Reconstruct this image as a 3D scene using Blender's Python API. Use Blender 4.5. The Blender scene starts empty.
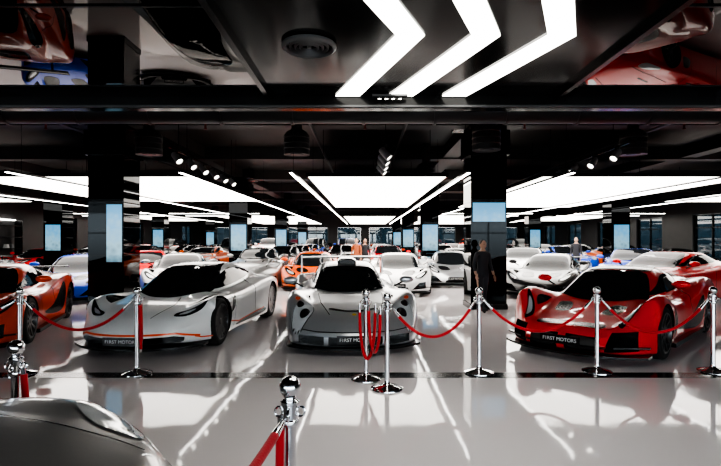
import bpy, bmesh, math, random
from mathutils import Vector, Matrix
from mathutils.bvhtree import BVHTree
from mathutils.geometry import tessellate_polygon
random.seed(7)
scene = bpy.context.scene
COL = scene.collection

# ---------------------------------------------------------------- materials
def mat(name, base=(0.5,0.5,0.5), rough=0.4, metal=0.0, coat=0.0, emis=None, es=0.0, spec=0.5, noise=None, bump=None, coatior=1.5):
    m = bpy.data.materials.new(name); m.use_nodes = True
    nt = m.node_tree; b = nt.nodes['Principled BSDF']
    b.inputs['Base Color'].default_value = (*base,1)
    b.inputs['Roughness'].default_value = rough
    b.inputs['Metallic'].default_value = metal
    b.inputs['Coat Weight'].default_value = coat
    b.inputs['Coat Roughness'].default_value = 0.03
    b.inputs['Coat IOR'].default_value = coatior
    b.inputs['Specular IOR Level'].default_value = spec
    if emis:
        b.inputs['Emission Color'].default_value = (*emis,1)
        b.inputs['Emission Strength'].default_value = es
    if noise or bump:
        tc = nt.nodes.new('ShaderNodeTexCoord')
    if noise:
        sc, amt = noise
        n = nt.nodes.new('ShaderNodeTexNoise'); n.inputs['Scale'].default_value = sc
        n.inputs['Detail'].default_value = 4
        mx = nt.nodes.new('ShaderNodeMix'); mx.data_type='RGBA'
        mx.inputs['A'].default_value = (*[c*(1-amt) for c in base],1)
        mx.inputs['B'].default_value = (*[min(1,c*(1+amt)) for c in base],1)
        nt.links.new(tc.outputs['Object'], n.inputs['Vector'])
        nt.links.new(n.outputs['Fac'], mx.inputs['Factor'])
        nt.links.new(mx.outputs['Result'], b.inputs['Base Color'])
    if bump:
        sc, st, dist = bump
        n = nt.nodes.new('ShaderNodeTexNoise'); n.inputs['Scale'].default_value = sc
        n.inputs['Detail'].default_value = 1
        bp = nt.nodes.new('ShaderNodeBump'); bp.inputs['Strength'].default_value = st
        bp.inputs['Distance'].default_value = dist
        nt.links.new(tc.outputs['Object'], n.inputs['Vector'])
        nt.links.new(n.outputs['Fac'], bp.inputs['Height'])
        nt.links.new(bp.outputs['Normal'], b.inputs['Normal'])
    return m

def paint(name, c, metal=0.0, rough=0.35):
    return mat(name, c, rough, metal, coat=1.0, noise=(60,0.04), coatior=1.33, spec=.3)

M_BLACK = mat('gloss_black_trim', (0.006,0.006,0.007), 0.22, coat=0.2, spec=.3, coatior=1.3)
M_GLASS = mat('tinted_glass', (0.010,0.012,0.014), 0.04, spec=0.18)
M_TIRE = mat('tyre_rubber', (0.012,0.012,0.012), 0.75)
M_RIM = mat('wheel_rim_dark', (0.10,0.10,0.105), 0.3, metal=0.9)
M_RIMS = mat('wheel_rim_silver', (0.6,0.6,0.62), 0.22, metal=1.0)
M_LENS = mat('headlamp_lens', (0.62,0.64,0.66), 0.08, metal=0.2, coat=1.0)
M_CHROME = mat('polished_steel', (0.78,0.78,0.8), 0.08, metal=1.0)
M_TAIL = mat('tail_lamp_red', (0.5,0.01,0.01), 0.15, coat=1)
M_ORANGE_ACC = mat('accent_orange', (0.95,0.10,0.01), 0.3, coat=1)
M_TEXT = mat('plate_lettering', (0.8,0.8,0.8), 0.5)
M_GRILLE = mat('grille_mesh', (0.012,0.012,0.012), 0.6)
M_YELLOW = mat('badge_yellow', (0.8,0.55,0.03), 0.3)

P_SILVER = paint('paint_silver', (0.62,0.635,0.66), 0.7, 0.28)
P_SILVER2 = paint('paint_warm_silver', (0.34,0.34,0.34), 0.75, 0.3)
P_WHITE = paint('paint_white', (0.9,0.9,0.9), 0.0, 0.3)
P_RED = paint('paint_red', (0.80,0.006,0.010), 0.0, 0.3)
P_ORANGE = paint('paint_orange', (0.90,0.13,0.012), 0.0, 0.3)
P_REDOR = paint('paint_vermilion', (0.88,0.07,0.012), 0.0, 0.3)
P_BLACK = paint('paint_black', (0.008,0.008,0.009), 0.0, 0.3)
P_BLUE = paint('paint_blue', (0.01,0.08,0.60), 0.0, 0.3)
P_GREY = paint('paint_grey', (0.12,0.125,0.13), 0.6, 0.3)

PAINT,BLK,GLS,TIRE,RIM,LENS,CHR,TAIL,ACC,TXT,GRL,YEL = range(12)

class MB:
    def __init__(s): s.bm = bmesh.new()
    def face(s, vs, mi, smooth=True):
        try:
            f = s.bm.faces.new(vs); f.material_index = mi; f.smooth = smooth; return f
        except ValueError: return None
    def box(s, c, d, mi=0, M=None, taper=1.0):
        M = M or Matrix()
        cx,cy,cz=c; dx,dy,dz=[k/2 for k in d]
        vs=[]
        for z,t in ((-dz,1.0),(dz,taper)):
            for x,y in ((-dx,-dy),(dx,-dy),(dx,dy),(-dx,dy)):
                vs.append(s.bm.verts.new(M@Vector((cx+x*t,cy+y*t,cz+z))))
        for q in ((0,3,2,1),(4,5,6,7),(0,1,5,4),(1,2,6,5),(2,3,7,6),(3,0,4,7)):
            s.face([vs[i] for i in q],mi,False)
    def lathe(s, prof, n, mi, M=None, axis='z', mis=None, close=False):
        M = M or Matrix()
        rings=[]
        for r,h in prof:
            ring=[]
            if r < 1e-6:
                p = Vector((0,0,h)) if axis=='z' else Vector((0,h,0))
                ring=[s.bm.verts.new(M@p)]
            else:
                for i in range(n):
                    a=2*math.pi*i/n
                    p = Vector((r*math.cos(a), r*math.sin(a), h)) if axis=='z' else Vector((r*math.cos(a), h, r*math.sin(a)))
                    ring.append(s.bm.verts.new(M@p))
            rings.append(ring)
        for k in range(len(rings)-1):
            a,b=rings[k],rings[k+1]; m = mis[k] if mis else mi
            for i in range(n):
                j=(i+1)%n
                if len(a)==1 and len(b)==1: continue
                if len(a)==1: s.face([a[0],b[i],b[j]],m)
                elif len(b)==1: s.face([a[i],a[j],b[0]],m)
                else: s.face([a[i],a[j],b[j],b[i]],m)
    def tube(s, pts, rad, n, mi, cap=True):
        pts=[Vector(p) for p in pts]
        if not isinstance(rad,(list,tuple)): rad=[rad]*len(pts)
        rings=[]; up=Vector((0,0,1))
        t0=(pts[1]-pts[0]).normalized()
        ref = up if abs(t0.dot(up))<0.9 else Vector((1,0,0))
        u = t0.cross(ref).normalized()
        for i,p in enumerate(pts):
            t=(pts[min(i+1,len(pts)-1)]-pts[max(i-1,0)]).normalized()
            u=(u-t*u.dot(t)).normalized(); v=t.cross(u)
            rings.append([s.bm.verts.new(p+(u*math.cos(2*math.pi*k/n)+v*math.sin(2*math.pi*k/n))*rad[i]) for k in range(n)])
        for a,b in zip(rings,rings[1:]):
            for k in range(n):
                j=(k+1)%n; s.face([a[k],a[j],b[j],b[k]],mi)
        if cap:
            s.face(list(reversed(rings[0])),mi); s.face(rings[-1],mi)
    def ellipsoid(s, c, r, mi, M=None, n=16, m=10, fn=None):
        M=M or Matrix(); rings=[]
        for j in range(m+1):
            th=math.pi*j/m
            if j in (0,m):
                p=Vector((0,0,math.cos(th)))
                if fn: p=fn(p)
                rings.append([s.bm.verts.new(M@Vector((c[0]+p.x*r[0],c[1]+p.y*r[1],c[2]+p.z*r[2])))])
            else:
                ring=[]
                for i in range(n):
                    a=2*math.pi*i/n
                    p=Vector((math.sin(th)*math.cos(a),math.sin(th)*math.sin(a),math.cos(th)))
                    if fn: p=fn(p)
                    ring.append(s.bm.verts.new(M@Vector((c[0]+p.x*r[0],c[1]+p.y*r[1],c[2]+p.z*r[2]))))
                rings.append(ring)
        for a,b in zip(rings,rings[1:]):
            for i in range(n):
                j=(i+1)%n
                if len(a)==1: s.face([a[0],b[j],b[i]],mi)
                elif len(b)==1: s.face([a[i],b[0],a[j]],mi)
                else: s.face([a[i],b[i],b[j],a[j]],mi)
    def prism(s, poly, z0, z1, mi, M=None, axis='z', smi=None):
        M=M or Matrix()
        def mk(p,h):
            if axis=='z': return Vector((p[0],p[1],h))
            if axis=='x': return Vector((h,p[0],p[1]))
            return Vector((p[0],h,p[1]))
        a=[s.bm.verts.new(M@mk(p,z0)) for p in poly]; b=[s.bm.verts.new(M@mk(p,z1)) for p in poly]
        n=len(poly)
        s.face(list(reversed(a)),mi,False); s.face(b,mi if smi is None else smi,False)
        for i in range(n):
            j=(i+1)%n; s.face([a[i],a[j],b[j],b[i]],mi if smi is None else smi,False)
    def to_mesh(s, name, sharp=35, fixn=True):
        if fixn: bmesh.ops.recalc_face_normals(s.bm, faces=s.bm.faces)
        me=bpy.data.meshes.new(name); s.bm.to_mesh(me); s.bm.free()
        me.set_sharp_from_angle(angle=math.radians(sharp))
        return me
def obj(name, me, mats=None, loc=(0,0,0), rotz=0, scale=None):
    if mats and len(me.materials)==0:
        for m in mats: me.materials.append(m)
    o=bpy.data.objects.new(name, me); COL.objects.link(o)
    o.location=loc; o.rotation_euler=(0,0,rotz)
    if scale: o.scale=scale
    return o

def text_mesh(body,size):
    cu=bpy.data.curves.new('txt','FONT'); cu.body=body; cu.size=size; cu.align_x='CENTER'; cu.align_y='CENTER'
    o=bpy.data.objects.new('txt_tmp',cu); COL.objects.link(o)
    bpy.context.view_layer.update()
    me=bpy.data.meshes.new_from_object(o.evaluated_get(bpy.context.evaluated_depsgraph_get()))
    bpy.data.objects.remove(o); return me

# ---------------------------------------------------------------- car body
def hermite_cols(rows, xs):
    rows=sorted(rows,key=lambda r:r[0]); X=[r[0] for r in rows]; n=len(rows); out=[]
    nc=len(rows[0])-1
    tang=[]
    for c in range(nc):
        y=[r[c+1] for r in rows]; d=[(y[i+1]-y[i])/(X[i+1]-X[i]) for i in range(n-1)]
        t=[d[0]]+[0 if d[i-1]*d[i]<=0 else 2*d[i-1]*d[i]/(d[i-1]+d[i]) for i in range(1,n-1)]+[d[-1]]
        tang.append((y,t))
    for x in xs:
        i=0
        while i<n-2 and x>X[i+1]: i+=1
        h=X[i+1]-X[i]; u=(x-X[i])/h
        v=[]
        for y,t in tang:
            v.append((2*u**3-3*u*u+1)*y[i]+(u**3-2*u*u+u)*h*t[i]+(-2*u**3+3*u*u)*y[i+1]+(u**3-u*u)*h*t[i+1])
        out.append(v)
    return out
def section(v, sub):
    w,z0,zs,wb,zb,wr,zr=v
    p=[(0,z0),(w*.55,z0),(w*.88,z0),(w*.965,z0+.045),(w,z0+(zs-z0)*.5),(w*.99,zs-(zs-z0)*.2),(w*.945,zs-.03),(w*.85,zs),
       (wb+(w*.85-wb)*.35, zb+(zs-zb)*.35),(wb,zb),(wb*.48+wr*.52+.02, zb+(zr-zb)*.55),(wr,zr-.10*(zr-zb)),(wr*.55,zr-.015*(zr-zb)),(0,zr)]
    q=[(-p[1][0],p[1][1])]+p+[(-p[-2][0],p[-2][1])]
    out=[]
    for i in range(1,len(q)-2):
        for k in range(sub):
            t=k/sub
            r=[]
            for a in (0,1):
                p0,p1,p2,p3=q[i-1][a],q[i][a],q[i+1][a],q[i+2][a]
                r.append(0.5*((2*p1)+(p2-p0)*t+(2*p0-5*p1+4*p2-p3)*t*t+(3*p1-p0-3*p2+p3)*t**3))
            out.append((max(0,r[0]),r[1]))
    out[0]=(0,p[0][1]); out.append((0,p[-1][1]))
    return out

def build_car(name, S):
    rows=S['rows']; xf=max(r[0] for r in rows); xr=min(r[0] for r in rows)
    W=max(r[1] for r in rows); ax_f,ax_r=S['axles']; R=S['R']
    n=S.get('nst',64); sub=S.get('sub',3)
    kf=S.get('kf',.35); kr=S.get('kr',.2); rake=S.get('rake',.25)
    def deform(x,y,z):
        xs=ax_f+.30
        t=max(0,min(1,(x-xs)/(xf-xs))); x2=x-kf*t*(abs(y)/W)**2.4-rake*t*max(0,z-.25)
        xs=ax_r-.3
        t=max(0,min(1,(xs-x)/(xs-xr))); x2+=kr*t*(abs(y)/W)**2.4
        return Vector((x2,y,z))
    xs=[]
    for i in range(n+1):
        u=i/n; u=.5-.5*math.cos(math.pi*u); u=.45*u+.55*i/n
        xs.append(xr+(xf-xr)*u)
    cols=hermite_cols(rows,xs)
    bm=bmesh.new(); rings=[]
    def addring(x,sec,f=1,zm=0):
        half=[(y*f, zm+(z-zm)*f) for y,z in sec]
        full=half+[(-y,z) for y,z in reversed(half[1:-1])]
        return [bm.verts.new(deform(x,y,z)) for y,z in full]
    secs=[section(v,sub) for v in cols]
    def cap(sec,x,sgn):
        zm=(sec[0][1]+sec[-1][1])/2; rr=[]
        for f in (.93,.8,.6,.4,.2): rr.append(addring(x+sgn*S.get('bulge',.05)*(1-f*f),sec,f,zm))
        c=bm.verts.new(deform(x+sgn*S.get('bulge',.05),0,zm)); return rr,c
    rr,c0=cap(secs[0],xs[0],-1); rr.reverse(); rings+=rr
    for x,sc in zip(xs,secs): rings.append(addring(x,sc))
    rr,c1=cap(secs[-1],xs[-1],1); rings+=rr
    N=len(rings[0])
    for a,b in zip(rings,rings[1:]):
        for i in range(N):
            j=(i+1)%N; bm.faces.new((a[i],b[i],b[j],a[j]))
    for i in range(N):
        j=(i+1)%N
        bm.faces.new((c0,rings[0][i],rings[0][j])); bm.faces.new((c1,rings[-1][j],rings[-1][i]))
    bmesh.ops.recalc_face_normals(bm,faces=bm.faces)
    for f in bm.faces: f.smooth=True
    bvh=BVHTree.FromBMesh(bm)
    me=bpy.data.meshes.new('tmpbody'); bm.to_mesh(me); bm.free()
    cb=MB()
    for ax in (ax_f,ax_r):
        for sg in (1,-1):
            y0,y1=(W-.36)*sg,(W+.3)*sg
            prof=[(0,y0),(R+.035,y0),(R+.035,y1),(0,y1)]
            cb.lathe(prof,40,1,Matrix.Translation((ax,0,R)),'y')
    for poly,depth,xo in S.get('cuts',[]):
        for sg in ((1,-1) if min(p[0] for p in poly)>0.001 else (1,)):
            pp=[(p[0]*sg,p[1]) for p in poly]
            if sg<0: pp.reverse()
            cb.prism(pp, xf-depth-xo, xf+.5, 1, axis='x')
    cme=cb.to_mesh('cut')
    for m_ in (me,cme):
        m_.materials.append(P_RED); m_.materials.append(M_BLACK)
    a=bpy.data.objects.new('tmpA',me); b=bpy.data.objects.new('tmpB',cme); COL.objects.link(a); COL.objects.link(b)
    md=a.modifiers.new('b','BOOLEAN'); md.object=b; md.operation='DIFFERENCE'; md.solver='EXACT'
    bpy.context.view_layer.update()
    res=bpy.data.meshes.new_from_object(a.evaluated_get(bpy.context.evaluated_depsgraph_get()))
    bpy.data.objects.remove(a); bpy.data.objects.remove(b)
    out=MB(); out.bm.from_mesh(res)
    def smoothpoly(poly,k=4):
        n=len(poly); o=[]
        for i in range(n):
            p0,p1,p2,p3=[poly[(i+d)%n] for d in (-1,0,1,2)]
            for s_ in range(k):
                t=s_/k
                o.append(tuple(0.5*((2*p1[a])+(p2[a]-p0[a])*t+(2*p0[a]-5*p1[a]+4*p2[a]-p3[a])*t*t+(3*p1[a]-p0[a]-3*p2[a]+p3[a])*t**3) for a in (0,1)))
        return o
    def patch(axis, poly, mi, off=.004, sm=True, mirror=True, g=.06, rim=None):
        if sm: poly=smoothpoly(poly)
        for sg in ((1,-1) if mirror else (1,)):
            pb=bmesh.new(); vs=[pb.verts.new((p[0],p[1],0)) for p in poly]
            for tri in tessellate_polygon([[Vector((p[0],p[1],0)) for p in poly]]):
                try: pb.faces.new([vs[i] for i in tri])
                except ValueError: pass
            for it in range(6):
                es=[e for e in pb.edges if e.calc_length()>g]
                if not es: break
                bmesh.ops.subdivide_edges(pb,edges=es,cuts=1); bmesh.ops.triangulate(pb,faces=pb.faces)
            mp={}
            for v in pb.verts:
                x,y=v.co.x,v.co.y
                if axis=='top': o_,d_=Vector((x,y*sg,4)),Vector((0,0,-1))
                elif axis=='front': o_,d_=Vector((6,x*sg,y)),Vector((-1,0,0))
                elif axis=='rear': o_,d_=Vector((-6,x*sg,y)),Vector((1,0,0))
                else: o_,d_=Vector((x,4*sg,y)),Vector((0,-sg,0))
                h=bvh.ray_cast(o_,d_)
                if h[0] is not None:
                    nn=h[1] if h[1].dot(d_)<0 else -h[1]
                    mp[v]=out.bm.verts.new(h[0]+nn*off)
            want={'top':Vector((0,0,1)),'front':Vector((1,0,0)),'rear':Vector((-1,0,0)),'side':Vector((0,sg,0))}[axis]
            for f in pb.faces:
                if all(v in mp for v in f.verts):
                    l=[mp[v] for v in f.verts]
                    nn=(l[1].co-l[0].co).cross(l[2].co-l[0].co)
                    if nn.dot(want)<0: l.reverse()
                    out.face(l,mi)
            pb.free()
    def line(axis, pts, wd, mi, off=.005, mirror=True):
        L=[];Rr=[]
        for i,p in enumerate(pts):
            a=Vector(pts[max(i-1,0)]); c=Vector(pts[min(i+1,len(pts)-1)]); t=(c-a).normalized(); nrm=Vector((-t.y,t.x))*wd/2
            L.append((p[0]+nrm.x,p[1]+nrm.y)); Rr.append((p[0]-nrm.x,p[1]-nrm.y))
        patch(axis, L+list(reversed(Rr)), mi, off, False, mirror, g=.05)
    for p in S.get('patches',[]): patch(*p[0:3], **(p[3] if len(p)>3 else {}))
    for l in S.get('lines',[]): line(*l)
    tw=S.get('tw',.27); spokes=S.get('spokes',10)
    for ax in (ax_f,ax_r):
        for sg in (1,-1):
            M=Matrix.Translation((ax,sg*(W-.035),R)) @ (Matrix() if sg>0 else Matrix.Rotation(math.pi,4,'Z'))
            ro=R; ri=R*.76
            out.lathe([(ri,-tw),(ro-.03,-tw),(ro,-tw+.04),(ro,-.035),(ro-.012,-.01),(ro-.045,.004),(ri+.012,.0),(ri,-.01)],36,TIRE,M,'y')
            out.lathe([(ri+.004,-.012),(ri+.002,.002),(ri-.015,.002),(ri-.025,-.03),(ri-.03,-.10),(.0,-.11)],36,RIM,M,'y',mis=[RIM,RIM,RIM,RIM,BLK])
            out.lathe([(0,-.085),(ri*.72,-.085),(ri*.74,-.095)],28,CHR,M,'y')
            out.lathe([(0,-.012),(.035,-.014),(.06,-.03),(.065,-.08)],20,RIM,M,'y')
            for k in range(spokes):
                A=M@Matrix.Rotation(2*math.pi*k/spokes,4,'Y')
                wo=S.get('spw',.022)
                vs=[]
                for (x_,hw,yt,yb) in ((.045,wo*1.1,-.02,-.06),(ri*.55,wo*.75,-.022,-.055),(ri-.01,wo*1.2,-.006,-.05)):
                    vs.append([out.bm.verts.new(A@Vector(q)) for q in ((x_,yt,-hw),(x_,yt,hw),(x_,yb,hw),(x_,yb,-hw))])
                for q,r_ in zip(vs,vs[1:]):
                    for i in range(4): out.face([q[i],q[(i+1)%4],r_[(i+1)%4],r_[i]],RIM,False)
    for (x,y,z,ry) in S.get('mirrors',[]):
        for sg in (1,-1):
            out.ellipsoid((x,sg*(y+ry),z),(.07,.12,.06),S.get('mirmat',PAINT),n=14,m=8)
            out.ellipsoid((x-.045,sg*(y+ry),z),(.035,.10,.045),GLS,n=12,m=6)
            out.tube([(x+.02,sg*(y-.06),z-.11),(x+.01,sg*(y+ry*.4),z-.05),(x,sg*(y+ry),z-.02)],.014,8,BLK)
    for e in S.get('extra',[]): e(out,bvh)
    if 'splitter' in S:
        sw,sx,sz,smi=S['splitter']
        poly=[]
        for i in range(17):
            y=-sw+2*sw*i/16; poly.append((sx-kf*.9*(abs(y)/W)**2.4,y))
        poly+= [(ax_f+.4,sw*.98),(ax_f+.4,-sw*.98)]
        out.prism(poly,sz,sz+.03,smi)
    if 'plate' in S:
        px,pz=S['plate']
        h=bvh.ray_cast(Vector((6,0,pz)),Vector((-1,0,0)))
        x=(h[0].x if h[0] else xf)+.012+px
        out.box((x,0,pz),(.02,.5,.11),BLK)
        t=text_mesh('F1RST MOTORS',.062)
        for f in t.polygons: f.material_index=TXT
        t.transform(Matrix.Translation((x+.0125,0,pz))@Matrix(((0,0,1,0),(1,0,0,0),(0,1,0,0),(0,0,0,1))))
        out.bm.from_mesh(t)
    me=out.to_mesh(name,40,fixn=False)
    return me

def car_obj(name, me, pmat, loc, deg, rim=M_RIM, scale=None, acc=M_ORANGE_ACC, trim=M_BLACK):
    mats=[pmat,trim,M_GLASS,M_TIRE,rim,M_LENS,M_CHROME,M_TAIL,acc,M_TEXT,M_GRILLE,M_YELLOW]
    if len(me.materials)<12:
        for m in mats[len(me.materials):]: me.materials.append(m)
    o=bpy.data.objects.new(name,me); COL.objects.link(o)
    for i in (0,1,4,8):
        o.material_slots[i].link='OBJECT'; o.material_slots[i].material=mats[i]
    o.location=(loc[0],loc[1],0); o.rotation_euler=(0,0,math.radians(deg))
    if scale: o.scale=scale
    return o
def sym(p): return p+[(a,-b) for a,b in reversed(p) if abs(b)>1e-6]
def symf(p): return p+[(-a,b) for a,b in reversed(p) if abs(a)>1e-6]
NM=dict(mirror=False)
def oval(cx,cy,rx,ry,rot=0,n=10):
    return [(cx+rx*math.cos(t)*math.cos(rot)-ry*math.sin(t)*math.sin(rot), cy+rx*math.cos(t)*math.sin(rot)+ry*math.sin(t)*math.cos(rot)) for t in [2*math.pi*i/n for i in range(n)]]

# --- red hybrid hypercar
rows_red=[(2.33,.70,.17,.36,.46,.36,.26,.37),(2.24,.82,.14,.46,.50,.43,.30,.43),(2.0,.93,.13,.64,.52,.47,.30,.46),(1.7,.975,.12,.78,.56,.52,.32,.51),(1.33,.99,.12,.83,.60,.59,.36,.59),
 (.98,.975,.12,.77,.62,.69,.42,.71),(.55,.93,.12,.67,.66,.73,.46,.93),(.1,.92,.12,.67,.70,.77,.46,1.10),(-.3,.95,.12,.74,.70,.81,.45,1.12),(-.8,.99,.12,.87,.68,.86,.40,1.06),
 (-1.32,1.0,.13,.93,.64,.90,.34,.98),(-1.8,.98,.18,.90,.62,.87,.34,.90),(-2.2,.92,.25,.82,.60,.80,.36,.83),(-2.33,.86,.3,.74,.58,.74,.36,.77)]
def ex_red(out,bvh):
    out.box((2.30,0,.235),(.12,1.1,.02),BLK)
    for sg in (1,-1):
        out.prism([(2.22,sg*.60),(1.95,sg*.93),(1.9,sg*.93),(2.1,sg*.58)],.22,.24,BLK)
        out.prism([(.95,sg*.9),(-.85,sg*.9),(-.85,sg*1.0),(.95,sg*.99)],.10,.16,BLK)
    out.box((2.27,0,.31),(.05,.05,.12),PAINT)
red=dict(rows=rows_red,axles=(1.33,-1.32),R=.345,kf=.46,kr=.15,rake=.5,
 cuts=[([(.05,.17),(.44,.17),(.42,.34),(.05,.36)],.10,.08),([(.50,.17),(.82,.19),(.80,.42),(.55,.40)],.12,.35)],
 patches=[('top',sym([(1.10,0),(1.06,.3),(.93,.55),(.80,.62),(.28,.46),(.24,.2),(.23,0)]),GLS,NM),
   ('top',sym([(.20,0),(.20,.42),(-.3,.42),(-.9,.34),(-1.2,.2),(-1.25,0)]),BLK,dict(mirror=False,off=.006)),
   ('side',[(.74,.76),(.40,.86),(.05,.99),(-.3,1.02),(-.62,.99),(-.5,.86),(-.2,.81),(.3,.77)],GLS),
   ('top',[(2.02,.64),(1.78,.72),(1.55,.83),(1.52,.80),(1.68,.66),(1.92,.57)],GLS,dict(off=.006)),
   ('top',[(1.96,.645),(1.80,.70),(1.65,.76),(1.68,.70),(1.86,.62)],LENS,dict(off=.010,g=.03)),
   ('top',[(1.52,.22),(1.56,.40),(1.30,.46),(1.20,.44),(1.22,.28)],BLK),
   ('top',[(2.10,.08),(2.12,.40),(1.96,.42),(1.93,.10)],BLK),
   ('side',[(.55,.30),(-.1,.36),(-.72,.66),(-.86,.60),(-.80,.30),(-.4,.2)],BLK),
   ('side',[(.93,.30),(.93,.60),(.70,.58),(.60,.40),(.75,.28)],BLK),
   ('front',[(.10,.2),(.42,.2),(.38,.33),(.1,.34)],GRL,dict(off=-.01)),
   ('rear',oval(.7,.68,.07,.07),TAIL),
 ],
 lines=[('side',[(.62,.30),(.60,.66),(.74,.76)],.010,BLK),('side',[(-.35,.32),(-.2,.6),(-.35,.82)],.010,BLK),('top',[(.3,.3),(.9,.02),(1.0,-.1)],.018,BLK,.02,False)],
 mirrors=[(.62,.86,.93,.12)],splitter=(.93,2.36,.10,BLK),extra=[ex_red],plate=(.0,.285),spokes=10)

# --- white teardrop hypercar
rows_wh=[(2.38,.70,.20,.40,.46,.41,.28,.42),(2.27,.83,.17,.48,.50,.48,.30,.49),(2.0,.92,.15,.60,.52,.56,.30,.56),(1.7,.965,.14,.68,.56,.61,.30,.61),(1.38,.98,.13,.73,.60,.65,.34,.66),
 (1.0,.965,.12,.72,.62,.71,.40,.78),(.6,.95,.12,.71,.66,.75,.43,.96),(.15,.95,.12,.72,.68,.79,.43,1.13),(-.3,.96,.12,.75,.68,.82,.42,1.16),(-.9,.975,.12,.80,.64,.86,.36,1.11),
 (-1.42,.98,.13,.82,.58,.86,.30,1.0),(-2.0,.93,.18,.78,.50,.80,.26,.86),(-2.5,.84,.26,.70,.44,.71,.24,.74),(-2.7,.74,.32,.62,.40,.64,.22,.66)]
wh=dict(rows=rows_wh,axles=(1.38,-1.42),R=.345,kf=.54,kr=.3,rake=.45,
 cuts=[([(.04,.19),(.66,.19),(.78,.24),(.60,.28),(.04,.27)],.12,.14)],
 patches=[('top',sym([(1.30,0),(1.25,.25),(1.05,.50),(.85,.60),(.35,.52),(.0,.44),(-.5,.38),(-.9,.3),(-1.25,.0)]),GLS,NM),
   ('side',[(.95,.77),(.60,.90),(.1,1.04),(-.3,1.06),(-.9,1.0),(-1.15,.93),(-.7,.88),(.2,.80)],GLS),
   ('top',[(2.02,.52),(1.97,.66),(1.80,.80),(1.66,.85),(1.72,.78),(1.86,.64),(1.94,.52)],GLS,dict(off=.005,g=.03)),
   ('top',[(1.98,.56),(1.93,.66),(1.82,.74),(1.84,.70),(1.92,.60)],LENS,dict(off=.009,g=.02)),
   ('side',[(.60,.18),(-.8,.18),(-.85,.26),(-.3,.27),(.60,.22)],BLK),
   ('side',[(1.02,.44),(.90,.62),(.72,.66),(.84,.5)],BLK),
   ('rear',[(.3,.6),(.6,.6),(.6,.57),(.3,.57)],TAIL),
 ],
 lines=[('side',[(.86,.20),(.80,.5),(.98,.74)],.012,BLK),('side',[(-.25,.27),(-.22,.55),(-.42,.84)],.012,BLK),('top',[(2.15,.25),(1.7,.36),(1.3,.28)],.010,BLK),('front',[(.0,.31),(.62,.31),(.84,.25)],.024,ACC),('side',[(1.7,.20),(1.9,.22),(2.0,.25)],.018,ACC),('side',[(1.02,.30),(.6,.235),(-.8,.28)],.022,ACC)],
 mirrors=[],splitter=(.92,2.42,.11,BLK),plate=(.0,.235),spokes=14,spw=.04)

# --- silver homologation racer
rows_si=[(2.38,.80,.14,.36,.46,.36,.28,.37),(2.30,.88,.12,.46,.50,.44,.30,.45),(2.08,.94,.11,.60,.54,.53,.32,.53),(1.75,.965,.11,.735,.56,.60,.34,.60),(1.3,.97,.12,.79,.58,.68,.36,.68),
 (1.0,.96,.12,.77,.58,.74,.38,.74),(.65,.94,.12,.74,.60,.78,.40,.93),(.25,.93,.12,.74,.61,.81,.42,1.10),(-.2,.94,.12,.75,.61,.83,.42,1.17),(-.7,.96,.12,.80,.60,.85,.40,1.15),
 (-1.3,.98,.13,.86,.56,.88,.34,1.02),(-1.8,.98,.18,.84,.5,.86,.3,.92),(-2.25,.96,.25,.80,.5,.80,.3,.82),(-2.35,.92,.3,.74,.5,.74,.3,.76)]
def ex_si(out,bvh):
    prof=[(-.17,0),(-.16,.07),(-.09,.105),(.09,.105),(.16,.07),(.17,0)]
    rings=[]
    for x,f,zb in ((.10,1,1.11),(.02,1.02,1.13),(-.35,.95,1.15),(-.8,.75,1.12),(-1.15,.4,1.02)):
        rings.append([out.bm.verts.new((x,y*f,zb+z*f)) for y,z in prof])
    for a,b in zip(rings,rings[1:]):
        for i in range(len(prof)-1): out.face([a[i],a[i+1],b[i+1],b[i]],PAINT)
    out.prism([(y*.80,1.12+z*.74) for y,z in prof],.085,.106,BLK,axis='x')
    sec=[(.14,0),(.10,.03),(-.02,.04),(-.14,.02),(-.15,.01),(-.02,.0)]
    out.prism([(-2.12+a,1.16+b) for a,b in sec],-.88,.88,PAINT,axis='y')
    for sg in (1,-1):
        out.prism([(-1.9,.85),(-2.25,.80),(-2.30,1.22),(-1.95,1.22)],sg*.86,sg*.89,PAINT,axis='y')
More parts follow.
